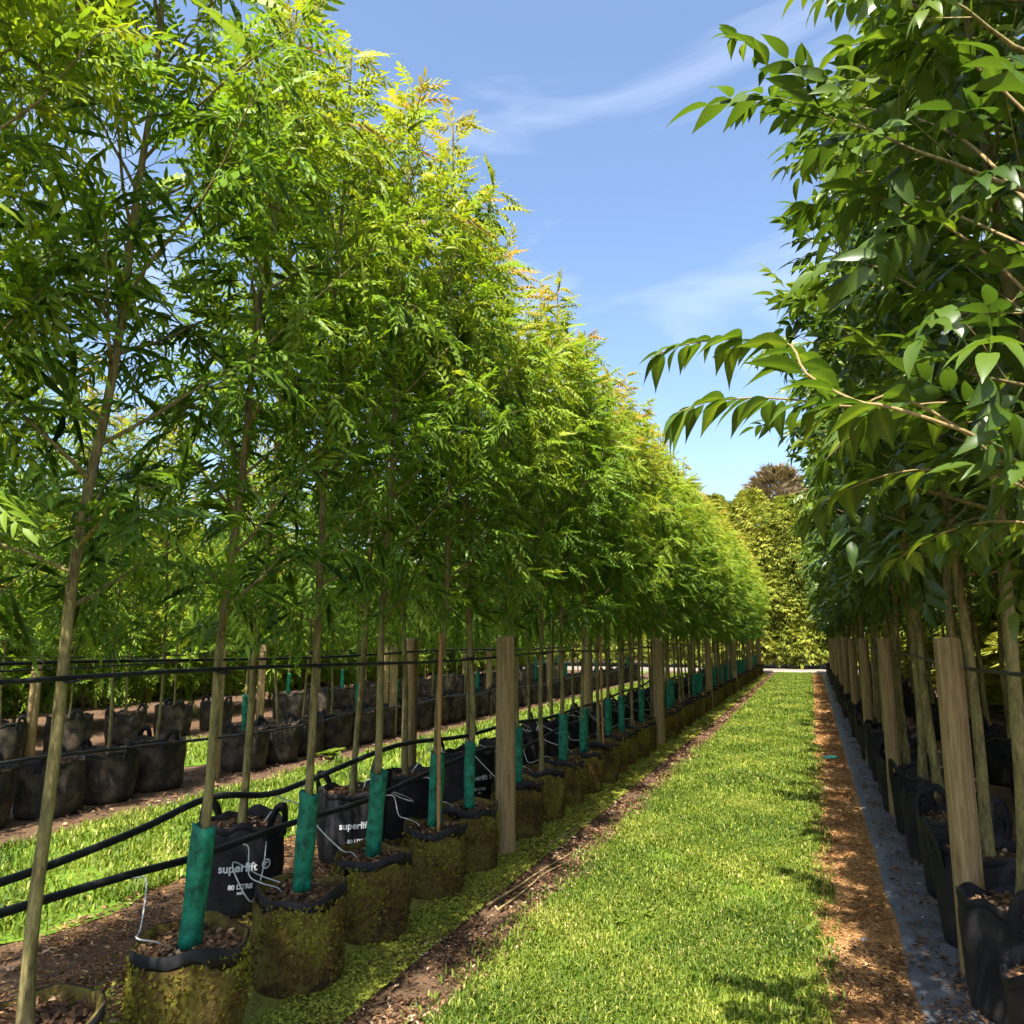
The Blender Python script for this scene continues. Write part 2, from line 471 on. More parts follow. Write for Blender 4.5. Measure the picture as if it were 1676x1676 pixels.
# ------------------------------------------------------------------ trees
def grow_tree(seed, H, z0, rad, nlimb, templates, leaf_mat_name, per_twig, twig_gap, size, trunk_r, tint_lo, tint_hi, limb_el=(28, 66)):
    """returns (wood mesh, crown mesh): a tapered trunk with ascending limbs and leaves on side twigs"""
    rg = np.random.RandomState(seed)
    wood = MB()
    zs = np.linspace(0, H - 0.25, 22)
    ph = rg.uniform(0, 6.28, 4)
    amp = rg.uniform(0.012, 0.035)
    tx = amp * (np.sin(zs * 1.3 + ph[0]) - math.sin(ph[0])) + 0.008 * np.sin(zs * 4.1 + ph[1]) - 0.008 * math.sin(ph[1])
    ty = amp * (np.sin(zs * 1.1 + ph[2]) - math.sin(ph[2])) + 0.008 * np.sin(zs * 3.7 + ph[3]) - 0.008 * math.sin(ph[3])
    tr = trunk_r * (1 - zs / H) ** 0.75 + 0.004
    tr[0] *= 1.35
    tp = np.stack([tx, ty, zs], 1)
    v, f = tube(tp, tr, 8)
    wood.add(v, f)
    at = lambda z: np.array([np.interp(z, zs, tx), np.interp(z, zs, ty), z])
    P, D, U, T = [], [], [], []
    def leaves_on(path, dens, tip_bonus, hfun):
        seg = np.diff(path, axis=0)
        L = np.linalg.norm(seg, axis=1).sum()
        n = max(2, int(L / dens))
        for s in np.linspace(0.25, 1.0, n):
            q = s * (len(path) - 1)
            i = min(int(q), len(path) - 2)
            p = path[i] + (path[i + 1] - path[i]) * (q - i)
            d0 = seg[i] / (np.linalg.norm(seg[i]) + 1e-9)
            for k in range(per_twig):
                side = rg.normal(0, 1, 3)
                side -= d0 * side.dot(d0)
                side /= np.linalg.norm(side) + 1e-9
                d = d0 * rg.uniform(0.35, 0.9) + side * rg.uniform(0.5, 1.0)
                d[2] += rg.uniform(-0.45, 0.15)
                P.append(p)
                D.append(d)
                U.append(np.array([0, 0, 1.0]) + rg.normal(0, 0.35, 3))
                T.append(hfun(p, s) + tip_bonus)
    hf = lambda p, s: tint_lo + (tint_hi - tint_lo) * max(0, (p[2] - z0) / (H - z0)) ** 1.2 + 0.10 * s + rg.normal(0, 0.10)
    for k in range(nlimb):
        u = (k + rg.uniform(0.1, 0.9)) / nlimb
        z = z0 - 0.25 + u * (H - 0.75 - z0)
        env = rad * (0.70 + 0.45 * math.sin(math.pi * min(1, u * 1.15) ** 0.8)) * (1.0 if u < 0.6 else 1 - 0.62 * (u - 0.6) / 0.4)
        el = R(limb_el[0] + (limb_el[1] - limb_el[0]) * u ** 0.8 + rg.uniform(-9, 9))
        az = k * 2.39996 + rg.uniform(-0.5, 0.5)
        L = min(env / math.cos(el), 1.35) * rg.uniform(0.72, 1.12)
        st = at(z)
        n = 7
        path = [st]
        e = el
        for j in range(n - 1):
            e += rg.uniform(-0.10, 0.12)
            a2 = az + rg.uniform(-0.22, 0.22)
            path.append(path[-1] + L / (n - 1) * np.array([math.cos(a2) * math.cos(e), math.sin(a2) * math.cos(e), math.sin(e)]))
        path = np.array(path)
        r0 = 0.45 * float(np.interp(z, zs, tr)) + 0.002
        v, f = tube(path, np.linspace(r0, 0.0022, n), 5)
        wood.add(v, f)
        leaves_on(path[3:], 0.10, 0.04, hf)
        nt = max(3, int(L / twig_gap))
        for s in np.linspace(0.22, 0.97, nt):
            q = s * (n - 1)
            i = min(int(q), n - 2)
            p = path[i] + (path[i + 1] - path[i]) * (q - i)
            d0 = path[i + 1] - path[i]
            d0 /= np.linalg.norm(d0)
            side = rg.normal(0, 1, 3)
            side[2] *= 0.5
            side -= d0 * side.dot(d0)
            side /= np.linalg.norm(side)
            d = d0 * rg.uniform(0.4, 1.0) + side
            d /= np.linalg.norm(d)
            tl = rg.uniform(0.12, 0.32) * (1.15 - 0.5 * s) * (0.6 + rad)
            m1 = p + d * tl * 0.5
            e1 = p + d * tl + np.array([0, 0, rg.uniform(-.03, .04)])
            tw = np.array([p, m1, e1])
            v, f = tube(tw, [0.0030, 0.0022, 0.0012], 3)
            wood.add(v, f)
            leaves_on(tw, 0.085, 0.0, hf)
    top = np.array([at(z) for z in np.linspace(H - 1.3, H - 0.25, 6)])
    leaves_on(top, 0.09, 0.06, hf)
    leaves_on(top[2:], 0.10, 0.08, hf)
    P, D, U, T = map(np.array, (P, D, U, T))
    crown = MB()
    pick = rg.randint(0, len(templates), len(P))
    for i, (tv, tf) in enumerate(templates):
        m = pick == i
        if m.any():
            Rm = frames(D[m], U[m])
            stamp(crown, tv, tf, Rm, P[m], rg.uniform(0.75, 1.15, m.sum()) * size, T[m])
    return wood.mesh('trunk_wood', 'bark', True), crown.mesh('crown_leaves', leaf_mat_name, True, True), len(P)

ash_kinds = []
for s in range(6):
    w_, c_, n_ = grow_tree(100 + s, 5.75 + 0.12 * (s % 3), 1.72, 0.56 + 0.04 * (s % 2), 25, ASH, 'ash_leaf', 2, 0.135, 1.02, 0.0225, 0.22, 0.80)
    ash_kinds.append((w_, c_))
    print('ash', s, n_, len(c_.polygons))
broad_kinds = []
for s in range(4):
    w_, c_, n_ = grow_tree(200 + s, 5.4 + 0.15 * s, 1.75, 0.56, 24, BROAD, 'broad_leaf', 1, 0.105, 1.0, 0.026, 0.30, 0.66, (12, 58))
    broad_kinds.append((w_, c_))
    print('broad', s, n_, len(c_.polygons))

ORD = ['first', 'second', 'third', 'fourth', 'fifth', 'sixth', 'seventh', 'eighth', 'ninth', 'tenth', 'eleventh', 'twelfth', 'thirteenth', 'fourteenth', 'fifteenth']
def where(y, ys, posts):
    """(phrase that finds this plant by counting from a post, True when it can be told apart)"""
    near = [q for q in ys if q < posts[0]]
    if y < posts[0]:
        return '%s on the near side of the nearest post' % ORD[sorted(near, reverse=True).index(y)], True
    for k in range(len(posts)):
        hi = posts[k + 1] if k + 1 < len(posts) else 1e9
        if posts[k] < y <= hi:
            if k > 1:
                return 'far along, beyond the third post', False
            i = sorted(q for q in ys if posts[k] < q <= hi).index(y)
            return '%s beyond the %s post' % (ORD[i], ('nearest', 'second')[k]), True

def lean_euler(lean, rz):
    q = Vector((0, 0, 1)).rotation_difference(Vector((lean[0], lean[1], 1)))
    return (q.to_matrix() @ Matrix.Rotation(rz, 3, 'Z')).to_euler()

def tree(kinds, x, y, z, scale, label, group, lean=(0, 0), rg=random):
    w_, c_ = rg.choice(kinds)
    t = empty('nursery_tree', (x, y, z))
    t.rotation_euler = lean_euler(lean, rg.uniform(0, 6.28))
    t.scale = (scale * rg.uniform(.95, 1.05), scale * rg.uniform(.95, 1.05), scale)
    tag(t, label, 'tree', group)
    obj('trunk', w_, t)
    tag(obj('crown', c_, t), kind='stuff')
    return t

# ------------------------------------------------------------------ the setting: ground and strips
def vnoise(x, y, s, seed=0):
    a = np.sin(x * s * 1.7 + y * s * 2.3 + seed) + np.sin(x * s * 3.1 - y * s * 1.9 + seed * 2.1) + np.sin(x * s * 5.3 + y * s * 4.7 + seed * 0.7) * 0.5
    return a / 2.5

def strip(name, x0, x1, y0, y1, z, mat, wob=0.04, nx=14, ny=140, bumpy=0.008, seed=0.0):
    m = MB()
    ys = np.linspace(0, 1, ny) ** 1.6 * (y1 - y0) + y0
    us = np.linspace(0, 1, nx)
    Y, Uu = np.meshgrid(ys, us, indexing='ij')
    e0 = x0 + wob * (vnoise(0 * ys, ys, 2.1, seed) + 0.5 * vnoise(0 * ys, ys, 9.0, seed + 4))
    e1 = x1 + wob * (vnoise(0 * ys, ys, 2.4, seed + 9) + 0.5 * vnoise(0 * ys, ys, 10.0, seed + 2))
    X = e0[:, None] * (1 - Uu) + e1[:, None] * Uu
    Z = z + bumpy * (0.5 + 0.5 * vnoise(X, Y, 6.0, seed)) * np.sin(math.pi * Uu) ** 0.5
    v = np.stack([X, Y, Z], 2).reshape(-1, 3)
    i = np.arange((ny - 1) * nx).reshape(ny - 1, nx)[:, :-1].ravel()
    f = np.stack([i, i + 1, i + nx + 1, i + nx], 1)
    m.add(v, f)
    return tag(obj(name, m.mesh(name, mat, True)), kind='structure')

m = MB()
m.add([(-400, -200, 0), (400, -200, 0), (400, 600, 0), (-400, 600, 0)], np.array([[0, 1, 2, 3]]))
tag(obj('ground', m.mesh('ground', 'soil')), kind='structure')
ROW_END = 36.0
strip('moss_strip', -2.62, -1.86, -1, ROW_END, 0.004, 'moss_ground', 0.06, 14, 220, 0.012, 1.0)
strip('lawn', -1.47, -0.05, -1, ROW_END - 0.3, 0.008, 'lawn_soil', 0.05, 16, 160, 0.012, 2.0)
strip('needle_strip', -0.10, 0.36, -1, ROW_END, 0.004, 'needle_ground', 0.03, 10, 160, 0.010, 3.0)
strip('weed_mat_strip', 0.33, 0.60, -1, ROW_END, 0.018, 'weed_mat', 0.012, 10, 160, 0.006, 4.0)
strip('grass_path', -5.55, -3.75, -1, ROW_END, 0.006, 'lawn_soil', 0.10, 14, 160, 0.012, 5.0)
strip('second_grass_path', -8.75, -6.95, -1, ROW_END, 0.006, 'lawn_soil', 0.12, 10, 100, 0.012, 6.0)
m = MB()
m.add([(-40, ROW_END + .4, .006), (30, ROW_END + .4, .006), (30, ROW_END + 5.6, .006), (-40, ROW_END + 5.6, .006)], np.array([[0, 1, 2, 3]]))
tag(obj('gravel_track', m.mesh('gravel_track', 'gravel')), kind='structure')

# blades of grass, moss leaves and litter: nobody could count them
def blades(name, label, areas, mat, h=(0.022, 0.045), w=0.0034, seed=0, dead=0.08):
    rg = np.random.RandomState(seed)
    m = MB()
    for (x0, x1, y0, y1, n, sc) in areas:
        x = rg.uniform(x0, x1, n)
        y = rg.uniform(y0, y1, n)
        edge = 0.05 * (vnoise(0 * y, y, 2.1, 2.0) + 0.5 * vnoise(0 * y, y, 9.0, 6.0))
        ok = (x > x0 + 0.05 + edge) & (x < x1 - 0.05 + edge) | (rg.rand(n) < 0.35)
        # thin patches where the soil shows
        ok &= rg.rand(n) < 0.72 + 0.45 * vnoise(x, y, 1.9, 3.0)
        x, y = x[ok], y[ok]
        n = len(x)
        hh = rg.uniform(h[0], h[1], n) * sc * (1 + 0.35 * vnoise(x, y, 2.6, 1.0))
        a = rg.uniform(0, 6.283, n)
        lean = rg.uniform(0.15, 1.1, n)
        ww = w * sc * rg.uniform(0.7, 1.4, n)
        dx, dy = np.cos(a), np.sin(a)
        b = np.stack([x, y, np.full(n, 0.010)], 1)
        side = np.stack([-dy, dx, 0 * x], 1) * ww[:, None]
        mid = b + np.stack([dx * lean * .35, dy * lean * .35, 0.62 + 0 * x], 1) * hh[:, None]
        tip = b + np.stack([dx * lean, dy * lean, 1.0 - 0.35 * lean], 1) * hh[:, None]
        v = np.stack([b - side, b + side, mid + side * .8, mid - side * .8, tip], 1).reshape(-1, 3)
        i = np.arange(n) * 5
        f = np.concatenate([np.stack([i, i + 1, i + 2], 1), np.stack([i, i + 2, i + 3], 1), np.stack([i + 3, i + 2, i + 4], 1)])
        t = 0.44 + 0.26 * vnoise(x, y, 1.3, 5.0) + 0.16 * vnoise(x, y, 4.3, 8.0) + rg.normal(0, 0.17, n)
        t = np.where(rg.rand(n) < dead, rg.uniform(0.85, 1.0, n), t)
        m.add(v, f, np.repeat(np.clip(t, 0, 1), 5))
    return tag(obj(name, m.mesh(name, mat, False, True)), label, 'grass', None, 'stuff')

def flakes(name, label, areas, mat, size, seed, cat, long=1.0, tilt=0.5, zoff=0.016, tmean=0.45, hgt=0.008):
    rg = np.random.RandomState(seed)
    m = MB()
    for (x0, x1, y0, y1, n, sc) in areas:
        x = rg.uniform(x0, x1, n)
        y = rg.uniform(y0, y1, n)
        d = 0.55 + 0.6 * vnoise(x, y, 3.1, seed)
        ok = rg.rand(n) < np.clip(d, 0.35 if cat == 'moss' else 0.10, 1)
        x, y = x[ok], y[ok]
        n = len(x)
        a = rg.uniform(0, 6.283, n)
        ln = rg.uniform(size[0], size[1], n) * sc
        wd = ln / (2.0 * long) * rg.uniform(0.6, 1.3, n)
        D = np.stack([np.cos(a), np.sin(a), rg.normal(0, tilt * 0.5, n)], 1)
        U = np.array([0, 0, 1.0]) + rg.normal(0, tilt, (n, 3))
        Rm = frames(D, U)
        tv = np.array([(-.5, -.3, 0), (.15, -.5, .12), (.5, .05, 0), (.05, .5, .12), (-.4, .35, -.05)])
        tf = np.array([(0, 1, 2), (0, 2, 3), (0, 3, 4)])
        t = np.clip(tmean + 0.15 * vnoise(x, y, 2.0, seed + 3) + rg.normal(0, 0.27, n), 0, 1)
        z = zoff + rg.uniform(0, hgt, n)
        stamp(m, tv, tf, Rm, np.stack([x, y, z], 1), np.stack([ln, wd, ln], 1), t)
    return tag(obj(name, m.mesh(name, mat, False, True)), label, cat, None, 'stuff')

blades('lawn_grass', 'short mown green grass of the long lawn between the rows',
       [(-0.12, 0.05, 2.2, 12, 7000, 1.2), (-1.62, -1.42, 2.0, 12, 5000, 1.1), (-1.50, -0.03, 2.2, 4.5, 75000, 1.0), (-1.50, -0.03, 4.5, 8, 72000, 1.1), (-1.50, -0.03, 8, 15, 60000, 1.5), (-1.50, -0.03, 15, 36, 70000, 2.2)], 'grass_blade', seed=11)
blades('path_grass', 'grass of the sunny path behind the black bags',
       [(-5.6, -3.75, 1.5, 8, 30000, 1.6), (-5.6, -3.75, 8, 34, 30000, 2.4), (-8.7, -7.0, 2, 34, 24000, 2.6)], 'grass_blade', seed=12)
flakes('moss_cover', 'bright green moss and tiny weeds along the foot of the pots',
       [(-2.12, -1.80, 2.0, 5.5, 26000, 1.0), (-2.12, -1.77, 5.5, 12, 22000, 1.4), (-2.1, -1.72, 12, 34, 18000, 2.4), (-2.95, -2.4, 2.0, 9, 10000, 1.3)], 'moss', (0.010, 0.022), 21, 'moss', 1.0, 0.55, 0.020, 0.55)
flakes('leaf_litter', 'brown dead leaves and bark bits on the bare soil beside the lawn',
       [(-2.15, -1.80, 2.0, 6, 4200, .7), (-2.15, -1.80, 6, 14, 3000, 1.0), (-1.90, -1.40, 2.0, 5.5, 17000, .9), (-1.86, -1.42, 5.5, 14, 15000, 1.2), (-1.86, -1.42, 14, 34, 9000, 2.0), (-3.8, -2.45, 1.2, 8, 9000, 1.2), (-6.9, -5.5, 3, 20, 5000, 1.8)],
       'litter', (0.010, 0.040), 22, 'litter', 1.3, 0.55, 0.012, 0.50)
flakes('dry_needles', 'orange dry needles and chips on the strip right of the lawn and between the bags',
       [(-3.75, -2.45, 1.2, 7.5, 16000, 1.3), (-0.15, -0.02, 2.6, 14, 2600, 1.1), (-0.07, 0.31, 3.0, 6, 17000, 1.0), (-0.07, 0.31, 6, 14, 15000, 1.4), (-0.07, 0.31, 14, 35, 9000, 2.2)], 'needles', (0.014, 0.045), 23, 'needles', 5.0, 0.25, 0.017, 0.52, 0.010)
flakes('mat_litter', 'dead leaves and bark bits lying on the dark weed mat',
       [(0.38, 1.1, 3.0, 9, 5500, 1.1), (0.42, 1.1, 9, 30, 3500, 1.8), (0.0, 0.6, 2.6, 4.4, 3000, 1.0)], 'litter', (0.012, 0.034), 24, 'litter', 1.2, 0.4, 0.026, 0.4)

# ------------------------------------------------------------------ posts
def post_mesh(h, r, seed):
    rg = np.random.RandomState(seed)
    m = MB()
    S = 18
    zs = [-0.05, 0.0, 0.3, 0.7, 1.1, h - 0.012, h]
    a = np.linspace(0, 2 * math.pi, S, endpoint=False)
    wob = 1 + 0.03 * np.sin(2 * a + rg.uniform(0, 6)) + 0.02 * np.sin(5 * a + rg.uniform(0, 6)) + rg.normal(0, .008, S)
    rows = []
    for z in zs:
        k = 1.06 - 0.10 * z / h
        if z == h: k *= 0.93
        rows.append(np.stack([r * k * wob * np.cos(a), r * k * wob * np.sin(a), np.full(S, z) + (0.006 * np.sin(a + 1) if z > 1.2 else 0)], 1))
    v = np.concatenate(rows)
    f = []
    for i in range(len(zs) - 1):
        for k in range(S):
            f.append((i * S + k, i * S + (k + 1) % S, (i + 1) * S + (k + 1) % S, (i + 1) * S + k))
    m.add(v, np.array(f))
    m.f.append(np.array([list(range(len(v) - S, len(v)))]))
    return m.mesh('post', 'post_wood', False)
POSTS = [post_mesh(1.5, 0.072, s) for s in range(3)]
staple_me = tube_mesh('staple', spline([(-.012, 0, -.012), (-.014, -.012, 0), (-.012, 0, .012)], 8), 0.002, 'steel', 5)

def post(x, y, label, group, h=1.0, r=1.0, wire=(1.37,), side=0.0):
    p = empty('timber_post', (x, y, 0), 0)
    s = obj('shaft', random.choice(POSTS), p, (0, 0, 0), random.uniform(0, 6))
    s.scale = (r, r, h)
    for z in wire:
        obj('staple', staple_me, p, (0.068 * r if side >= 0 else -0.068 * r, -0.02, z), 0)
    tag(p, label, 'post', group)
    return p

# ------------------------------------------------------------------ grow bags
def bag_shape(seed, r, h, square=0.0, taper=0.06, wr=0.012):
    rg = np.random.RandomState(seed)
    ph = rg.uniform(0, 6.28, 8)
    def rad(th, z):
        u = z / h
        c, s = np.abs(np.cos(th)), np.abs(np.sin(th))
        sq = (c ** 4 + s ** 4) ** (-0.25)
        base = r * ((1 - square) + square * sq * 0.93)
        bulge = 1 - taper + taper * u + 0.05 * np.sin(math.pi * np.clip(u, 0, 1))
        wrk = wr * (np.sin(3 * th + ph[0] + 2.5 * u) + 0.6 * np.sin(7 * th + ph[1] - 4 * u) + 0.5 * np.sin(2 * th + 9 * u + ph[2]) + 0.35 * np.sin(13 * th + ph[3] + 6 * u))
        return base * bulge + wrk * r * (0.5 + u) * 2.0
    return rad

def make_bag(kind, seed):
    """list of (part name, mesh) for one bag; the bag stands on z = 0"""
    rg = np.random.RandomState(seed)
    S, K = 40, 11
    if kind == 'mossy':
        r, h, mat, sq = 0.195, 0.39, 'mossy_bag', 0.0
    elif kind == 'black':
        r, h, mat, sq = 0.235, 0.46, 'black_bag', 0.35
    else:
        r, h, mat, sq = 0.27, 0.46, 'dusty_bag', 0.15
    rad = bag_shape(seed, r, h, sq)
    th = np.linspace(0, 2 * math.pi, S, endpoint=False)
    ph = rg.uniform(0, 6.28, 3)
    top = h + 0.014 * np.sin(2 * th + ph[0]) + 0.010 * np.sin(5 * th + ph[1]) + (0.012 * np.sin(9 * th + ph[2]) if kind != 'mossy' else 0)
    def ring(u, off=0.0):
        z = u * top
        rr = rad(th, z) + off
        if u == 0: rr = rr * 0.965
        return np.stack([rr * np.cos(th), rr * np.sin(th), z], 1)
    wall = MB()
    us = [0.0, 0.03] + list(np.linspace(0.12, 1.0, K - 2))
    V = [ring(u) for u in us] + [ring(1.0, -0.010), ring(0.86, -0.012)]
    f = []
    for i in range(len(V) - 1):
        for k in range(S):
            f.append((i * S + k, i * S + (k + 1) % S, (i + 1) * S + (k + 1) % S, (i + 1) * S + k))
    wall.add(np.concatenate(V), np.array(f))
    parts = [('wall', wall.mesh('bag_wall', mat, True), None)]
    # folded rim
    rim = MB()
    lo = 0.89 if kind == 'mossy' else 0.93
    cols = [ring(1.0, 0.000), ring(1.0, 0.0025), ring(lo, 0.003), ring(lo - 0.004, -0.001)]
    cols[0][:, 2] += 0.003
    cols[1][:, 2] += 0.001
    if kind == 'mossy':
        cols[2][:, 2] += 0.020 * np.sin(3 * th + ph[1]) + 0.012 * np.sin(8 * th + ph[2])
    f = []
    for i in range(3):
        for k in range(S):
            f.append((i * S + k, i * S + (k + 1) % S, (i + 1) * S + (k + 1) % S, (i + 1) * S + k))
    for k in range(S):
        f.append((3 * S + k, 3 * S + (k + 1) % S, (k + 1) % S, k))
    rim.add(np.concatenate(cols), np.array(f))
    parts.append(('rim', rim.mesh('bag_rim', 'black_bag' if kind != 'dusty' else 'dusty_bag', False), None))
    # potting mix with chips
    soil = MB()
    zt = 0.90 * h
    rr = rad(th, zt) - 0.010
    V = [np.stack([rr * q * np.cos(th), rr * q * np.sin(th), np.full(S, zt) + 0.010 * (1 - q) + 0.006 * np.sin(3 * th + q * 9)], 1) for q in (1.0, 0.7, 0.4, 0.12)]
    f = []
    for i in range(3):
        for k in range(S):
            f.append((i * S + k, i * S + (k + 1) % S, (i + 1) * S + (k + 1) % S, (i + 1) * S + k))
    f = np.array(f)
    soil.add(np.concatenate(V), f)
    soil.f.append(np.array([list(range(3 * S, 4 * S))]))
    parts.append(('soil', soil.mesh('bag_soil', 'potting_mix', True), None))
    chips = MB()
    n = 260
    q = np.sqrt(rg.rand(n)) * 0.93
    a = rg.uniform(0, 6.28, n)
    p = np.stack([r * .93 * q * np.cos(a), r * .93 * q * np.sin(a), zt + 0.012 + rg.uniform(0, .012, n)], 1)
    tv = np.array([(-.5, -.3, 0), (.15, -.5, .12), (.5, .05, 0), (.05, .5, .12), (-.4, .35, -.05)])
    tf = np.array([(0, 1, 2), (0, 2, 3), (0, 3, 4)])
    stamp(chips, tv, tf, frames(rg.normal(0, 1, (n, 3)) * [1, 1, .3], np.array([0, 0, 1.0]) + rg.normal(0, .4, (n, 3))), p, rg.uniform(.010, .030, n), np.clip(rg.normal(.42, .25, n), 0, 1))
    parts.append(('bark_chips', chips.mesh('bag_chips', 'litter', False, True), 'stuff'))
    if kind == 'mossy':
        ms = MB()
        n = 2600
        u = np.clip(rg.beta(1.6, 1.2, n), 0.02, 0.97)
        a = rg.uniform(0, 6.28, n)
        patch = np.sin(2 * a + ph[0] + 3 * u) + np.sin(5 * a - 6 * u + ph[1]) * .7
        ok = rg.rand(n) < np.clip(0.55 + 0.45 * patch + (u - .5) * .5, 0.1, 1)
        u, a = u[ok], a[ok]
        n = len(u)
        rr = rad(a, u * h) + 0.002
        p = np.stack([rr * np.cos(a), rr * np.sin(a), u * h * 0.95], 1)
        nrm = np.stack([np.cos(a), np.sin(a), 0.3 + 0 * a], 1)
        d = rg.normal(0, 1, (n, 3)) + np.array([0, 0, -0.5])
        t = 0.25 + 0.40 * u + 0.16 * np.sin(2 * a + ph[0] + 3 * u) + rg.normal(0, .13, n)
        stamp(ms, tv, tf, frames(d, nrm + rg.normal(0, .5, (n, 3))), p, rg.uniform(.008, .020, n), np.clip(t, 0, 1))
        parts.append(('moss', ms.mesh('bag_moss', 'bag_moss', False, True), 'stuff'))
    # webbing handles standing up from the rim
    nh = 0 if kind == 'mossy' else 2
    for j in range(nh):
        a0 = (0.6 + rg.uniform(-.3, .3) if kind == 'mossy' else R(45)) + j * math.pi
        if kind == 'mossy': a0 = rg.uniform(2.2, 3.8)
        rr = float(rad(np.array([a0]), h)[0])
        up = rg.uniform(0.06, 0.13) if kind != 'mossy' else 0.02
        outw = rg.uniform(-0.02, 0.06)
        c = np.array([math.cos(a0), math.sin(a0), 0])
        tdir = np.array([-math.sin(a0), math.cos(a0), 0])
        w = 0.062
        pts = spline([c * rr + tdir * -w + [0, 0, h - .08], c * (rr + .012) + tdir * -w * .9 + [0, 0, h + .01], c * (rr + outw) + tdir * -w * .35 + [0, 0, h + up],
                      c * (rr + outw + .01) + tdir * w * .4 + [0, 0, h + up * .95], c * (rr + .012) + tdir * w * .95 + [0, 0, h + .01], c * rr + tdir * w + [0, 0, h - .08]], 25)
        hm = MB()
        nrm = np.tile(c, (len(pts), 1)) * 0.0018
        tan = np.gradient(pts, axis=0)
        tan /= np.linalg.norm(tan, axis=1)[:, None]
        wid = np.cross(tan, c) * 0.026
        q = len(pts)
        v = np.concatenate([pts + wid + nrm, pts - wid + nrm, pts - wid - nrm, pts + wid - nrm])
        f = []
        for i in range(q - 1):
            for k in range(4):
                k2 = (k + 1) % 4
                f.append((k * q + i, k * q + i + 1, k2 * q + i + 1, k2 * q + i))
        hm.add(v, np.array(f))
        parts.append(('handle', hm.mesh('bag_handle', 'black_bag', False), None))
    return parts, rad

MOSSY = [make_bag('mossy', 300 + s) for s in range(4)]
BLACK = [make_bag('black', 320 + s) for s in range(3)]
DUSTY = [make_bag('dusty', 340 + s) for s in range(3)]

def bag(kind, x, y, rz, label, group, var=None, sc=1.0):
    parts, rad = var if var is not None else random.choice(kind)
    b = empty('grow_bag', (x, y, 0.012), rz)
    b.scale = (sc, sc, sc)
    tag(b, label, 'grow bag', group)
    for n, me, k in parts:
        o = obj(n, me, b)
        if k: o['kind'] = k
    return b

# lettering wrapped round a bag
def text_mesh(txt, size, rad, th0, z0, name, shear=0.0):
    cu = bpy.data.curves.new('lettering', 'FONT')
    cu.body = txt
    cu.size = size
    cu.align_x = 'CENTER'
    cu.offset = 0.0016
    cu.resolution_u = 3
    o = bpy.data.objects.new('lettering_tmp', cu)
    COL.objects.link(o)
    dg = bpy.context.evaluated_depsgraph_get()
    dg.update()
    me = bpy.data.meshes.new_from_object(o.evaluated_get(dg))
    bpy.data.objects.remove(o)
    wrap(me, rad, th0, z0)
    me.name = name
    me.materials.clear()
    me.materials.append(M['print_white'])
    return me

def wrap(me, rad, th0, z0):
    for v in me.vertices:
        z = z0 + v.co.y
        th = th0
        for _ in range(3):
            th = th0 + v.co.x / float(rad(np.array([th]), z)[0])
        rr = float(rad(np.array([th]), z)[0]) + 0.004
        v.co = (rr * math.cos(th), rr * math.sin(th), z)

def emblem_mesh(rad, th0, z0, cx, cy, r):
    """the round mark after the word: a ring with a dot and a short bar"""
    m = MB()
    n = 28
    a = np.linspace(0, 2 * math.pi, n, endpoint=False)
    v = np.concatenate([np.stack([cx + r * np.cos(a), cy + r * np.sin(a), 0 * a], 1), np.stack([cx + .72 * r * np.cos(a), cy + .72 * r * np.sin(a), 0 * a], 1)])
    m.add(v, np.array([(k, (k + 1) % n, n + (k + 1) % n, n + k) for k in range(n)]))
    m.add([(cx - .35 * r, cy - .45 * r, 0), (cx - .12 * r, cy - .45 * r, 0), (cx - .12 * r, cy + .45 * r, 0), (cx - .35 * r, cy + .45 * r, 0)], np.array([[0, 1, 2, 3]]))
    m.add([(cx - .12 * r, cy + .1 * r, 0), (cx + .4 * r, cy + .1 * r, 0), (cx + .4 * r, cy + .38 * r, 0), (cx - .12 * r, cy + .38 * r, 0)], np.array([[0, 1, 2, 3]]))
    me = m.mesh('emblem', 'print_white')
    wrap(me, rad, th0, z0)
    return me

# ------------------------------------------------------------------ tree guards, stakes, ties
def guard_mesh(seed, h=0.42, r=0.040):
    rg = np.random.RandomState(seed)
    S, K = 18, 12
    th = np.linspace(0, 2 * math.pi, S, endpoint=False)
    ph = rg.uniform(0, 6.28, 5)
    out, inn = [], []
    for j in range(K):
        u = j / (K - 1)
        rr = r * (1 + 0.10 * np.sin(2 * th + ph[0] + 1.2 * u) + 0.04 * np.sin(5 * th + ph[1] + 4 * u) + 0.04 * np.sin(9 * u + ph[2]) + 0.07 * (u > .95))
        rr[0] *= 1.10                                  # overlapping seam
        z = u * h + (0.010 * np.sin(th + ph[3]) + .006 * np.sin(3 * th + ph[4])) * u
        out.append(np.stack([rr * np.cos(th), rr * np.sin(th), z], 1))
        inn.append(np.stack([(rr - .003) * np.cos(th), (rr - .003) * np.sin(th), z], 1))
    rows = out + inn[::-1]
    f = []
    for i in range(len(rows)):
        i2 = (i + 1) % len(rows)
        for k in range(S):
            f.append((i * S + k, i * S + (k + 1) % S, i2 * S + (k + 1) % S, i2 * S + k))
    m = MB()
    m.add(np.concatenate(rows), np.array(f))
    return m.mesh('tree_guard', 'guard', True)
GUARDS = [guard_mesh(s) for s in range(4)]
def stake_mesh(h, seed):
    rg = np.random.RandomState(seed)
    z = np.linspace(0, h, 15)
    p = np.stack([0.008 * np.sin(z * 2 + seed), 0.008 * np.cos(z * 1.7 + seed), z], 1)
    r = np.where(np.arange(15) % 3 == 0, 0.0135, 0.0115)
    return tube_mesh('stake', p, r, 'stake_wood', 9)
STAKES = [stake_mesh(1.35, 1), stake_mesh(1.2, 2)]
a = np.linspace(0, 2 * math.pi, 17)
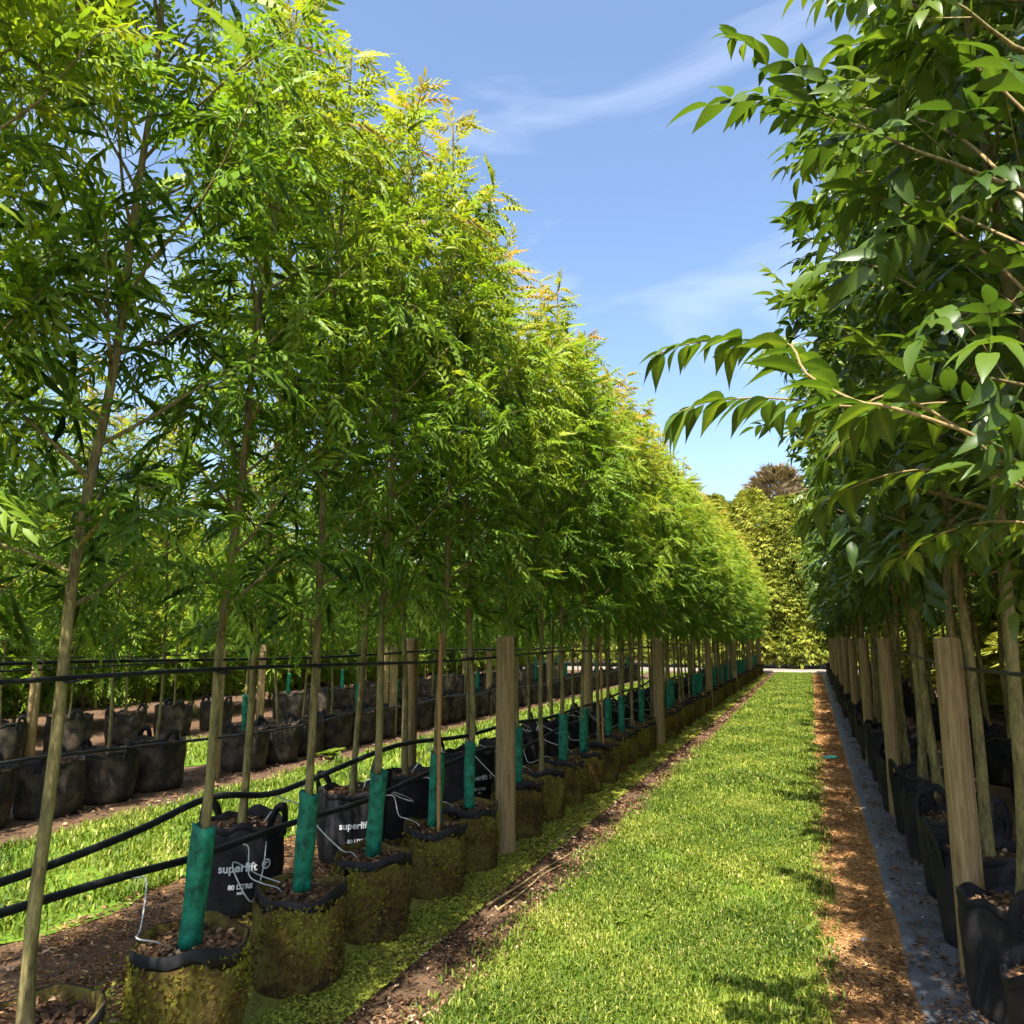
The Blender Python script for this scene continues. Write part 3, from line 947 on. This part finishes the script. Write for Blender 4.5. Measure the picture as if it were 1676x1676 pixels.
tie_me = tube_mesh('tie', np.stack([0.032 * np.cos(a), 0.020 * np.sin(a), 0.004 * np.sin(2 * a)], 1), 0.005, 'black_plastic', 6)

# ------------------------------------------------------------------ FRONT ROW (mossy bags beside the lawn)
XA = -2.2
A_POSTS = [5.34, 11.35, 17.25, 23.15, 29.05, 34.9]
A_Y = [1.14, 1.78, 2.42, 3.10, 3.71, 4.42, 4.93]
y = 5.86
while y < 35.4:
    if min(abs(y - p) for p in A_POSTS) < 0.30:
        y += 0.22
    A_Y.append(round(y, 2))
    y += 0.60
for i, p in enumerate(A_POSTS):
    lab = ['thick weathered round post nearest the camera at the front row', 'second weathered post along the front row beside the lawn', 'third weathered post along the front row beside the lawn',
           'distant weathered post far along the front row'][min(i, 3)]
    post(XA + 0.10, p, lab, 'posts of the front row', 1.0 if i else 1.01, 1.0, (1.37,), 1)
rg = random.Random(3)
A_LEAN = {1.78: (.02, .02), 2.42: (0.035, 0.035), 3.10: (.012, 0.01), 3.71: (.02, 0.01), 4.42: (.015, 0)}
GUARD_SET = set([2.42, 3.10, 3.71, 4.42, 4.93, 5.86])
for i, y in enumerate(A_Y):
    w, uniq = where(y, A_Y, A_POSTS)
    x = XA + (0 if y < 6 else rg.uniform(-.04, .04))
    bag(MOSSY, x, y, rg.uniform(0, 6.28), 'moss-covered front-row grow bag, ' + w, 'mossy grow bags of the front row', MOSSY[i % 4], rg.uniform(.96, 1.06))
    ln = A_LEAN.get(y, (rg.uniform(-.02, .02), rg.uniform(-.02, .02)))
    t = tree(ash_kinds, x, y, 0.36, rg.uniform(.76, .82), 'slender leafy front-row tree, ' + w, 'trees of the front row', ln, rg)
    has = y in GUARD_SET or (y > 6 and rg.random() < 0.58)
    if has:
        g = obj('tree_guard', rg.choice(GUARDS), None, (x, y, 0.385), rg.uniform(0, 6))
        g.rotation_euler = lean_euler((ln[0] + .02, ln[1]), rg.uniform(0, 6))
        tag(g, 'green plastic guard on the front-row tree, ' + w, 'tree guard', 'green tree guards of the front row')
    if y == 4.42 or (y > 6 and rg.random() < 0.14):
        s = obj('stake', rg.choice(STAKES), None, (x + 0.055, y - 0.05, 0.33), rg.uniform(0, 6))
        tag(s, 'orange-brown stake beside the front-row tree, ' + w, 'stake', 'wooden stakes of the front row')
    if y < 12:
        k = obj('tree_tie', tie_me, None, (x + 0.01 + ln[0], y + ln[1], 1.37), rg.uniform(-.3, .3))
        tag(k, 'black tie on the front-row tree, ' + w, 'tie', 'black tree ties of the front row')

# ------------------------------------------------------------------ SECOND ROW (black bags)
XB = -3.05
B_POSTS = [6.2, 12.1, 18.0, 23.9, 29.8, 35.2]
B_Y = [0.9, 1.8, 3.80, 4.85, 5.55]
y = 6.75
while y < 35.4:
    if min(abs(y - p) for p in B_POSTS) < 0.25: y += 0.2
    B_Y.append(round(y, 2))
    y += 0.88
for i, p in enumerate(B_POSTS):
    lab = ['dark round post nearest the camera behind the black bags', 'second dark post along the row of black bags', 'third dark post along the row of black bags', 'distant dark post along the row of black bags'][min(i, 3)]
    post(XB - 0.30, p, lab, 'posts of the second row', 1.0, 0.95, (1.37,), 1)
for i, y in enumerate(B_Y):
    w, uniq = where(y, B_Y, B_POSTS)
    x = XB + rg.uniform(-.03, .03) - (0.06 if y == 3.80 else 0)
    var = BLACK[i % 3]
    face = math.atan2(-y, -x)                                  # towards the lawn side where the print can be read
    rz = rg.uniform(0, 6.28)
    if y in (3.80, 4.85, 6.75):
        rz = {3.80: face + 0.02, 4.85: face + 0.15, 6.75: face + 0.5}[y]
    b = bag(BLACK, x, y, rz, 'black second-row grow bag, ' + w, 'black grow bags of the second row', var, 1.0)
    if y in (3.80, 4.85, 6.75):
        b['label'] = {3.80: 'black grow bag with white superlift print, left of the others', 4.85: 'black printed grow bag half hidden behind a green tree guard', 6.75: 'black printed grow bag just left of the thick post'}[y]
        for n, me in (('lettering', text_mesh('superlift', 0.062, var[1], -0.06, 0.235, 'lettering')), ('lettering', text_mesh('80 LITRE', 0.034, var[1], 0.02, 0.145, 'lettering')),
                      ('lettering', text_mesh('NET', 0.016, var[1], 0.02, 0.118, 'lettering')), ('emblem', emblem_mesh(var[1], -0.06, 0.235, 0.155, 0.024, 0.027))):
            obj(n, me, b)
    t = tree(ash_kinds, x, y, 0.40, rg.uniform(.78, .86), 'slender second-row tree in a black bag, ' + w, 'trees of the second row', (rg.uniform(-.03, .03), rg.uniform(-.03, .03)), rg)

# ------------------------------------------------------------------ THIRD AND FOURTH ROWS (dusty bags beyond the grass path)
def back_row(X, y0, dy, posts, rowname, sc, kinds, bagk, n_un, y_end):
    ys = []
    y = y0
    while y < y_end:
        if min(abs(y - p) for p in posts) > 0.16: ys.append(round(y, 2))
        y += dy
    for i, p in enumerate(posts):
        lab = ['nearest', 'second', 'third', 'distant'][min(i, 3)] + ' pale post along the ' + rowname + ' beyond the grass path'
        post(X + 0.12, p, lab, 'posts of the ' + rowname, 0.92, 0.9, (1.25,), 1)
    for y in ys:
        w, uniq = where(y, ys, posts)
        x = X + rg.uniform(-.05, .05)
        bag(bagk, x, y, rg.uniform(0, 6.28), 'dusty grow bag in the %s, %s' % (rowname, w), 'dusty grow bags of the ' + rowname, None, rg.uniform(.94, 1.05))
        tree(kinds, x, y, 0.42, sc * rg.uniform(.92, 1.04), 'tree in the %s, %s' % (rowname, w), 'trees of the ' + rowname, (rg.uniform(-.04, .04), rg.uniform(-.04, .04)), rg)
        if rg.random() < 0.2:
            tag(obj('tree_guard', rg.choice(GUARDS), None, (x, y, 0.42), 0), 'green guard in the %s, %s' % (rowname, w), 'tree guard', 'green tree guards of the ' + rowname)
    return ys
back_row(-6.30, 2.6, 0.62, [7.0, 10.9, 14.8, 18.7, 22.6, 26.5], 'third row', 0.64, ash_kinds, DUSTY, 0, 29)
back_row(-9.40, 4.0, 0.95, [7.2, 11.6, 16.0, 20.4], 'fourth row', 0.62, ash_kinds, DUSTY, 0, 30)

bushy = [grow_tree(260 + s, 3.1, 0.75, 0.95, 20, ASH, 'ash_leaf', 2, 0.14, 1.3, 0.022, 0.30, 0.75, (10, 62))[:2] for s in range(2)]
for i in range(22):
    tree(bushy, -11.6 + rg.uniform(-.2, .2), 5 + i * 1.25, 0, rg.uniform(.9, 1.15), 'bushy low-branched young tree behind the fourth row', 'bushy young trees far left', (0, 0), rg)

# ------------------------------------------------------------------ RIGHT ROW (broad leaves)
XR = 0.74
R_POSTS = [4.2, 7.6, 10.6, 13.6, 16.6, 19.6, 22.6, 25.6, 28.6]
R_Y = []
y = 2.3
while y < 35:
    if min(abs(y - p) for p in R_POSTS) > 0.14: R_Y.append(round(y, 2))
    y += 0.78
for i, p in enumerate(R_POSTS):
    lab = ['nearest', 'second', 'third', 'distant'][min(i, 3)] + ' sunlit post along the right row of trees'
    post(XR - 0.14, p, lab, 'posts of the right row', 1.0, 0.85, (1.37,), -1)
near_right = None
for i, y in enumerate(R_Y):
    w, uniq = where(y, R_Y, R_POSTS)
    x = XR + rg.uniform(-.03, .03)
    bag(BLACK, x, y, rg.uniform(0, 6.28), 'black right-row grow bag, ' + w, 'black grow bags of the right row', BLACK[i % 3], rg.uniform(.94, 1.02))
    t = tree(broad_kinds, x, y, 0.40, rg.uniform(.92, 1.04), 'broad-leaved right-row tree, ' + w, 'trees of the right row', (rg.uniform(-.02, .02), rg.uniform(-.03, .01)), rg)
    if near_right is None: near_right = t
ys2 = [3.4 + 1.25 * k for k in range(22)]
for y in ys2:
    w, uniq = where(y, ys2, [6.0, 12.0, 18.0])
    w = w.replace('post', 'gap') if False else w
    t = tree(broad_kinds, 1.85 + rg.uniform(-.08, .08), y, 0.40, rg.uniform(.9, 1.0), 'broad-leaved tree in the shaded row behind the right row', 'trees behind the right row', (0, 0), rg)
    bag(BLACK, 1.85, y, rg.uniform(0, 6), 'black grow bag in the shade behind the right row', 'black grow bags behind the right row', None, 1.0)

# the two sprays of large leaves that hang out over the lawn, every leaf its own piece
def hero_leaf(seed, L, W):
    rg_ = np.random.RandomState(seed)
    m = MB()
    xs = np.linspace(0, 1, 9)
    ws = np.array([0.03, .52, .86, 1.0, .95, .74, .45, .18, .0])
    dr = rg_.uniform(.25, .5)
    sw = rg_.uniform(-.10, .10)
    v = []
    for x, w in zip(xs, ws):
        z = -dr * L * x ** 2
        yc = sw * L * x ** 2
        for q in (-1, -.5, 0, .5, 1):
            v.append((x * L + .06 * L, yc + q * w * W / 2, z + abs(q) * .30 * w * W / 2 + .010 * W * math.sin(9 * x + q * 3)))
    f = [(i * 5 + k, i * 5 + k + 1, i * 5 + k + 6, i * 5 + k + 5) for i in range(8) for k in range(4)]
    b0 = rg_.uniform(.16, .52)
    m.add(np.array(v), np.array(f), np.array([b0 + (.28 if k_ % 5 == 2 else 0) + rg_.uniform(-.05, .05) for k_ in range(len(v))]))
    pv, pf = tube([(0, 0, 0), (.03 * L, 0, -.002), (.07 * L, 0, 0)], 0.0016, 4)
    m.add(pv, pf, .8)
    return m.mesh('leaf', 'broad_leaf', True, True)
HERO = [hero_leaf(s, 1.0, w) for s, w in ((1, .42), (2, .46), (3, .38), (4, .44), (5, .34))]

def hanging_branch(root, ctrl, r0, nodes, lsize, label, seed, s0=0.1):
    rg_ = np.random.RandomState(seed)
    inv = root.matrix_world.inverted()
    pts = spline(ctrl, 30)
    br = obj('branch', tube_mesh('branch', pts, np.linspace(r0, .0018, len(pts)), 'twig_bark', 7), root)
    br.matrix_parent_inverse = inv
    br['label'] = label
    n = len(pts)
    for j, s in enumerate(np.linspace(s0, 1.0, nodes)):
        i = min(int(s * (n - 1)), n - 2)
        p = pts[i]
        d0 = pts[i + 1] - pts[i]
        d0 /= np.linalg.norm(d0)
        lat = np.cross(d0, [0, 0, 1.0])
        lat /= np.linalg.norm(lat)
        for sd in ((1, -1) if j < nodes - 1 else (1, -1, 0)):
            d = d0 * rg_.uniform(.55, .95) + lat * sd * rg_.uniform(.6, 1.0) + np.array([0, 0, rg_.uniform(-.65, .05)])
            up = np.array([0, 0, 1.0]) + rg_.normal(0, .28, 3) + d0 * .2
            F_ = frames(d[None], up[None])[0]
            L = lsize * rg_.uniform(.75, 1.15) * (1.0 if s < .8 else .85)
            mt = Matrix.Identity(4)
            for a_ in range(3):
                for b_ in range(3):
                    mt[a_][b_] = F_[a_, b_] * L
                mt[a_][3] = p[a_]
            lf = obj('leaf', HERO[rg_.randint(0, len(HERO))], br)
            lf.matrix_parent_inverse = Matrix.Identity(4)
            lf.matrix_basis = mt
    return br
bpy.context.view_layer.update()
hanging_branch(near_right, [(.66, 2.25, 1.75), (.45, 2.10, 1.95), (.229, 2.052, 2.06), (.143, 2.118, 2.11), (.031, 2.217, 2.23), (-.005, 2.292, 2.346), (-.10, 2.355, 2.40), (-.228, 2.36, 2.420), (-.34, 2.37, 2.420), (-.43, 2.375, 2.395)], .0055, 17, .145,
               'thin branch of large leaves reaching over the lawn', 1, 0.30)
hanging_branch(near_right, [(.66, 2.25, 1.70), (.42, 2.16, 1.98), (.244, 2.153, 2.12), (.145, 2.175, 2.11), (-.006, 2.17, 2.145), (-.121, 2.226, 2.18), (-.25, 2.24, 2.185), (-.33, 2.245, 2.165)], .005, 15, .155, 'lower drooping spray of large leaves', 2, 0.28)
hanging_branch(near_right, [(.66, 2.25, 1.78), (.50, 2.35, 1.92), (.30, 2.45, 1.98), (.12, 2.55, 1.95), (.0, 2.6, 1.88)], .005, 10, .14, 'low spray of large leaves against the trunk shade', 3, 0.25)
hanging_branch(near_right, [(.66, 2.3, 2.6), (.52, 2.6, 3.1), (.30, 2.95, 3.5), (.065, 3.108, 3.72), (-.068, 3.117, 3.98), (-.188, 3.142, 4.14)], .006, 17, .12, 'upper branch reaching towards the sky', 4, 0.25)
hanging_branch(near_right, [(.66, 2.3, 2.5), (.45, 2.8, 3.0), (.25, 3.15, 3.4), (.13, 3.26, 3.6), (-.03, 3.26, 3.83), (-.17, 3.30, 3.87)], .005, 16, .12, 'upper branch tip drooping against the sky', 5, 0.25)
hanging_branch(near_right, [(.66, 2.3, 1.95), (.48, 2.3, 2.10), (.32, 2.4, 2.16), (.18, 2.5, 2.13), (.06, 2.6, 2.05)], .005, 11, .14, 'spray of large leaves hanging below the two long ones', 7, 0.2)
hanging_branch(near_right, [(.66, 2.3, 1.75), (.52, 2.45, 1.82), (.40, 2.65, 1.82), (.28, 2.85, 1.76)], .005, 9, .13, 'lowest spray of leaves beside the right-row posts', 8, 0.2)
hanging_branch(near_right, [(.66, 2.3, 2.9), (.50, 2.3, 3.15), (.34, 2.35, 3.3), (.20, 2.4, 3.35)], .005, 11, .14, 'high spray of large leaves at the top right', 9, 0.2)
hanging_branch(near_right, [(.66, 2.3, 2.3), (.50, 2.3, 2.55), (.33, 2.35, 2.75), (.18, 2.4, 2.85), (.06, 2.45, 2.85)], .005, 13, .135, 'middle spray of large leaves', 6, 0.2)

# ------------------------------------------------------------------ pipes, wires and drip tubes
def line(name, ctrl, r, label, cat, mat='black_plastic', group=None, n=160, sides=7):
    return tag(obj(name, tube_mesh(name, spline(ctrl, n), r, mat, sides)), label, cat, group)
rp = random.Random(9)
P1 = [(-2.75, 1.0, .66), (-2.75, 2.0, .64), (-2.75, 2.63, .68), (-2.75, 3.1, .743), (-2.75, 3.54, .68), (-2.75, 3.87, .69), (-2.75, 4.92, .761), (-2.75, 6.05, .695)]
P2 = [(-2.62, 1.0, .60), (-2.62, 2.0, .58), (-2.62, 2.53, .56), (-2.62, 2.93, .536), (-2.62, 3.54, .537), (-2.62, 4.32, .514), (-2.62, 5.05, .544)]
for P_, x_, zc in ((P1, -2.75, .70), (P2, -2.62, .53)):
    y = P_[-1][1] + 1.1
    while y < 35:
        P_.append((x_ + rp.uniform(-.04, .04), y, zc + rp.uniform(-.05, .06)))
        y += rp.uniform(.9, 1.6)
line('irrigation_pipe', P1, 0.0165, 'upper wavy black water pipe running behind the front-row trunks', 'pipe')
line('irrigation_pipe', P2, 0.0165, 'lower black water pipe running between the mossy and black bags', 'pipe')
pc = [(-5.98, 2.0 + k * 1.3, .48 + rp.uniform(-.05, .07)) for k in range(20)]
line('irrigation_pipe', pc, 0.015, 'black water pipe along the dusty bags of the third row', 'pipe')
for x_, z_, lab in ((XA + .034, 1.37, 'black support wire along the front-row trees'), (XB - .20, 1.38, 'black support wire along the second-row trees'), (-6.12, 1.25, 'black support wire along the third row'), (-9.22, 1.25, 'black support wire along the fourth row'),
                    (XR - .06, 1.37, 'black support wire along the right row')):
    ct = [(x_ + rp.uniform(-.006, .006), 0.2 + k * 2.2, z_ + (0.012 if k % 2 else -0.012)) for k in range(17)]
    line('support_wire', ct, 0.0085 if x_ > -4 else .008, lab, 'wire')

def pipe_at(P_, y):
    q = spline(P_, 400)
    i = int(np.argmin(abs(q[:, 1] - y)))
    return q[i]
def drip(ctrl, label, group='white drip tubes'):
    return tag(obj('drip_tube', tube_mesh('drip_tube', spline(ctrl, 36), 0.0033, 'tube_white', 5)), label, 'drip tube', group)
k = 0
for y in [q for q in A_Y if 1.5 < q < 13]:
    w, uniq = where(y, A_Y, A_POSTS)
    s = pipe_at(P2 if k % 3 else P1, y + 0.10)
    sw = rp.uniform(-.12, .12)
    drip([s + [0.01, 0, -.012], s + [.07, -.10 + sw, -.02], s + [.16, -.20 + sw, -.10 - .05 * (k % 2)], (XA - .13, y - .12, .435), (XA - .10, y - .05, .40), (XA - .085, y - .03, .375)],
         'white drip tube into the mossy bag, ' + w)
    k += 1
for y in [q for q in B_Y if 1.5 < q < 12]:
    w, uniq = where(y, B_Y, B_POSTS)
    s = pipe_at(P1 if k % 2 else P2, y - .2)
    drip([s + [-.005, 0, -.012], s + [.05, .10, -.06], s + [.02, .25, -.12], s + [-.12, .28, -.10], (XB + .12, y + .02, .53), (XB + .08, y, .47)], 'white drip tube into the black bag, ' + w)
    k += 1
drip([(-2.60, 3.35, .50), (-2.42, 3.10, .44), (-2.36, 2.96, .36), (-2.40, 2.90, .47), (-2.50, 3.00, .50), (-2.46, 3.12, .42), (-2.32, 3.10, .405)], 'white drip tube with a full loop over the nearest printed bag')
drip([(-1.97, 2.36, .02), (-1.92, 2.48, .09), (-1.86, 2.55, .03), (-1.78, 2.56, .025), (-1.70, 2.62, .022)], 'loose white drip tube end lying on the soil by the nearest bag')

# ------------------------------------------------------------------ small things
rr = random.Random(5)
def stick(ctrl, r, label):
    return tag(obj('fallen_stick', tube_mesh('fallen_stick', spline(ctrl, 18), np.linspace(r, r * .4, len(spline(ctrl, 18))), 'twig_bark', 6)), label, 'stick')
stick([(-1.78, 4.25, .026), (-1.73, 4.6, .032), (-1.70, 5.0, .03), (-1.64, 5.45, .028)], .009, 'long pale stick on the bare soil, nearest of the three')
stick([(-1.70, 4.2, .024), (-1.67, 4.5, .03), (-1.66, 4.95, .03), (-1.58, 5.3, .026)], .007, 'thin pale stick lying closest to the grass edge')
stick([(-1.86, 5.6, .024), (-1.82, 6.0, .03), (-1.76, 6.5, .028)], .008, 'dark short stick on the moss beyond the thick post')

def cap(loc, rz):
    m = MB()
    n = 22
    a_ = np.linspace(0, 2 * math.pi, n, endpoint=False)
    def rg_(r, z): return np.stack([r * np.cos(a_) * 1.25, r * np.sin(a_), np.full(n, z)], 1)
    V = [rg_(.070, 0), rg_(.072, .012), rg_(.064, .020), rg_(.050, .018), rg_(.046, .012)]
    f = [(i * n + k_, i * n + (k_ + 1) % n, (i + 1) * n + (k_ + 1) % n, (i + 1) * n + k_) for i in range(4) for k_ in range(n)]
    m.add(np.concatenate(V), np.array(f))
    m.f.append(np.array([list(range(4 * n, 5 * n))]))
    t = obj('plastic_disc', m.mesh('plastic_disc', 'teal_plastic', True), None, loc, rz)
    return tag(t, 'small round teal plastic disc lying on the orange needle strip', 'disc')
cap((.14, 10.8, .020), .4)
def scrap(loc, s, seed, label):
    rg_ = np.random.RandomState(seed)
    n = 7
    a_ = np.linspace(0, 2 * math.pi, n, endpoint=False)
    rr_ = s * rg_.uniform(.6, 1.1, n)
    top = np.stack([rr_ * np.cos(a_), .6 * rr_ * np.sin(a_), .010 + rg_.uniform(0, .012, n)], 1)
    bot = top.copy()
    bot[:, 2] -= .006
    m = MB()
    m.add(np.concatenate([top, bot]), np.array([(k_, (k_ + 1) % n, n + (k_ + 1) % n, n + k_) for k_ in range(n)]))
    m.f.append(np.array([list(range(n))]))
    m.f.append(np.array([list(range(n, 2 * n))[::-1]]))
    tag(obj('plastic_scrap', m.mesh('plastic_scrap', 'white_scrap'), None, loc), label, 'scrap')
scrap((.155, 4.45, .020), .022, 1, 'white scrap on the needle strip, nearer the camera')
scrap((.05, 8.6, .020), .030, 2, 'white scrap on the needle strip near the lawn edge, farther off')

def weed(x, y, z, n, size, seed, label, spread=1.0):
    rg_ = np.random.RandomState(seed)
    m = MB()
    for k_ in range(n):
        a_ = k_ * 2.4 + rg_.uniform(-.4, .4)
        lv, lf = leaflet(size * rg_.uniform(.6, 1.1), size * .38, .35, .25, 2)
        d = np.array([[math.cos(a_) * spread, math.sin(a_) * spread, rg_.uniform(.25, 1.0)]])
        Rm = frames(d, np.array([[0, 0, 1.0]]) + rg_.normal(0, .2, (1, 3)))
        stamp(m, lv, lf, Rm, np.array([[rg_.uniform(-.01, .01), rg_.uniform(-.01, .01), rg_.uniform(0, size * .3)]]), [1.0], np.array([rg_.uniform(.3, .7)]))
    return tag(obj('weed', m.mesh('weed', 'grass_blade', False, True), None, (x, y, z), 0), label, 'weed')
weed(-2.62, 4.05, .012, 34, .17, 1, 'tall pale weed between the mossy bags and the printed bag')
weed(-5.75, 8.6, .012, 22, .22, 2, 'leafy weed at the foot of the dusty bags')
weed(-1.02, 4.25, .012, 18, .065, 3, 'flat weed rosette in the lawn, left of the other two')
weed(-.92, 4.42, .012, 14, .055, 4, 'small flat weed rosette in the lawn, middle of the three')
weed(-.42, 3.5, .012, 14, .055, 5, 'flat weed rosette in the lawn nearest the needle strip')

# timber edge at the end of the lawn, made of boards
edge = empty('timber_edging', (-2.4, ROW_END + .25, 0))
tag(edge, 'low pale timber edging board across the far end of the lawn', 'edging')
bm = MB()
def boxv(x0, x1, y0, y1, z0, z1): return np.array([(x0, y0, z0), (x1, y0, z0), (x1, y1, z0), (x0, y1, z0), (x0, y0, z1), (x1, y0, z1), (x1, y1, z1), (x0, y1, z1)])
BF = np.array([(0, 3, 2, 1), (4, 5, 6, 7), (0, 1, 5, 4), (1, 2, 6, 5), (2, 3, 7, 6), (3, 0, 4, 7)])
bm.add(boxv(0, 1.19, -.03, .03, 0, .11), BF)
bme = bm.mesh('board', 'timber')
for k_ in range(3):
    obj('board', bme, edge, (k_ * 1.2, 0, 0))

# ------------------------------------------------------------------ far hedges
def spray(seed):
    rg_ = np.random.RandomState(seed)
    V, F, n = [], [], 0
    for k_ in range(7):
        lv, lf = leaflet(rg_.uniform(.16, .30), .045, .3, .2, 1)
        a_ = rg_.uniform(-.8, .8)
        rot = np.array([[math.cos(a_), -math.sin(a_), 0], [math.sin(a_), math.cos(a_), 0], [0, 0, 1]])
        V.append(lv @ rot.T + [rg_.uniform(0, .12), rg_.uniform(-.05, .05), rg_.uniform(-.04, .04)])
        F.append(lf + n)
        n += len(lv)
    return np.concatenate(V), np.concatenate(F)
SPR = [spray(s) for s in range(3)]
def hedge_tree(x, y, h, r, seed, n, mat, label, group, name='conifer_tree', size=1.0, tint=.5):
    rg_ = np.random.RandomState(seed)
    t = empty(name, (x, y, 0))
    tag(t, label, 'tree', group)
    z = np.linspace(0, h * .93, 8)
    obj('trunk', tube_mesh('conifer_trunk', np.stack([.05 * np.sin(z), .05 * np.cos(z * .7) - .05, z], 1), np.linspace(.16, .02, 8), 'bark', 8), t)
    c = MB()
    ph = rg_.uniform(0, 6.28, 6)
    a_ = rg_.uniform(0, 6.283, n)
    u = rg_.rand(n) ** .85
    prof = r * np.clip((1 - u) / .35, 0.05, 1) ** .55 * (1 + .12 * np.sin(5 * a_ + ph[0] + 9 * u) + .10 * np.sin(3 * a_ - 14 * u + ph[1]) + .08 * np.sin(25 * u + 2 * a_ + ph[2]))
    prof *= 1 - .45 * rg_.rand(n) ** 1.8
    p = np.stack([prof * np.cos(a_), prof * np.sin(a_), .25 + u * (h - .3)], 1)
    d = np.stack([np.cos(a_), np.sin(a_), rg_.uniform(-.5, .7, n)], 1) + rg_.normal(0, .45, (n, 3))
    if name == 'spiky_tree': d[:, 2] += 1.6
    up = np.array([0, 0, 1.0]) + rg_.normal(0, .4, (n, 3))
    ti = np.clip(tint + .18 * np.sin(4 * a_ + 11 * u + ph[3]) + rg_.normal(0, .16, n), 0, 1)
    pick = rg_.randint(0, 3, n)
    for i in range(3):
        q = pick == i
        stamp(c, *SPR[i], frames(d[q], up[q]), p[q], rg_.uniform(.8, 1.3, q.sum()) * size, ti[q])
    tag(obj('crown', c.mesh('conifer_crown', mat, False, True), t), kind='stuff')
    return t
protos = [hedge_tree(-4.6, 42.9, 9.2, 1.75, 401, 9500, 'conifer_leaf', 'yellow-green hedge conifer beyond the lawn, leftmost seen beside the row', 'hedge conifers across the far end'),
          hedge_tree(-2.7, 43.0, 9.4, 1.75, 402, 9500, 'conifer_leaf', 'yellow-green hedge conifer beyond the lawn, straight ahead left', 'hedge conifers across the far end')]
def copy_thing(src, loc, rz, scale, label, group):
    o = src.copy()
    COL.objects.link(o)
    o.location, o.scale = loc, scale
    o.rotation_euler.z = rz
    o['label'], o['group'] = label, group
    for ch in src.children:
        c = ch.copy()
        COL.objects.link(c)
        c.parent = o
    return o
names = {-0.8: 'straight ahead', 1.1: 'straight ahead right, beside the right row'}
for i, x in enumerate([-.8, 1.1, 3.0, 4.9, 6.8, 8.7, -6.5, -8.4, -10.3, -12.2, -14.1, -16.0]):
    lab = 'yellow-green hedge conifer beyond the lawn, ' + names[x] if x in names else 'yellow-green hedge conifer hidden behind the rows of trees'
    copy_thing(protos[i % 2], (x, 43 + .15 * math.sin(i * 2), 0), i * 1.3 + .5, (1, 1, .97 + .05 * math.sin(i * 1.7)), lab, 'hedge conifers across the far end')
hedge_tree(-1.4, 47.5, 11.2, 2.5, 403, 1900, 'bronze_leaf', 'bronze-brown tree top showing above the far hedge', None, 'spiky_tree', 2.4, .5)
# side hedges that close the view between trunks
for i in range(17):
    copy_thing(protos[i % 2], (-16.5 + .2 * math.sin(i), 4 + i * 2.3, 0), i * 1.1, (1.05, 1.05, .50 + .03 * math.sin(i * 2.1)), 'low hedge conifer far left behind the fourth row', 'hedge conifers far left')
for i in range(14):
    copy_thing(protos[i % 2], (5.2 + .2 * math.sin(i), 5 + i * 2.5, 0), i * 1.7, (1, 1, .62), 'hedge conifer in the shade behind the right rows', 'hedge conifers behind the right rows')
print('objects', len(bpy.data.objects))
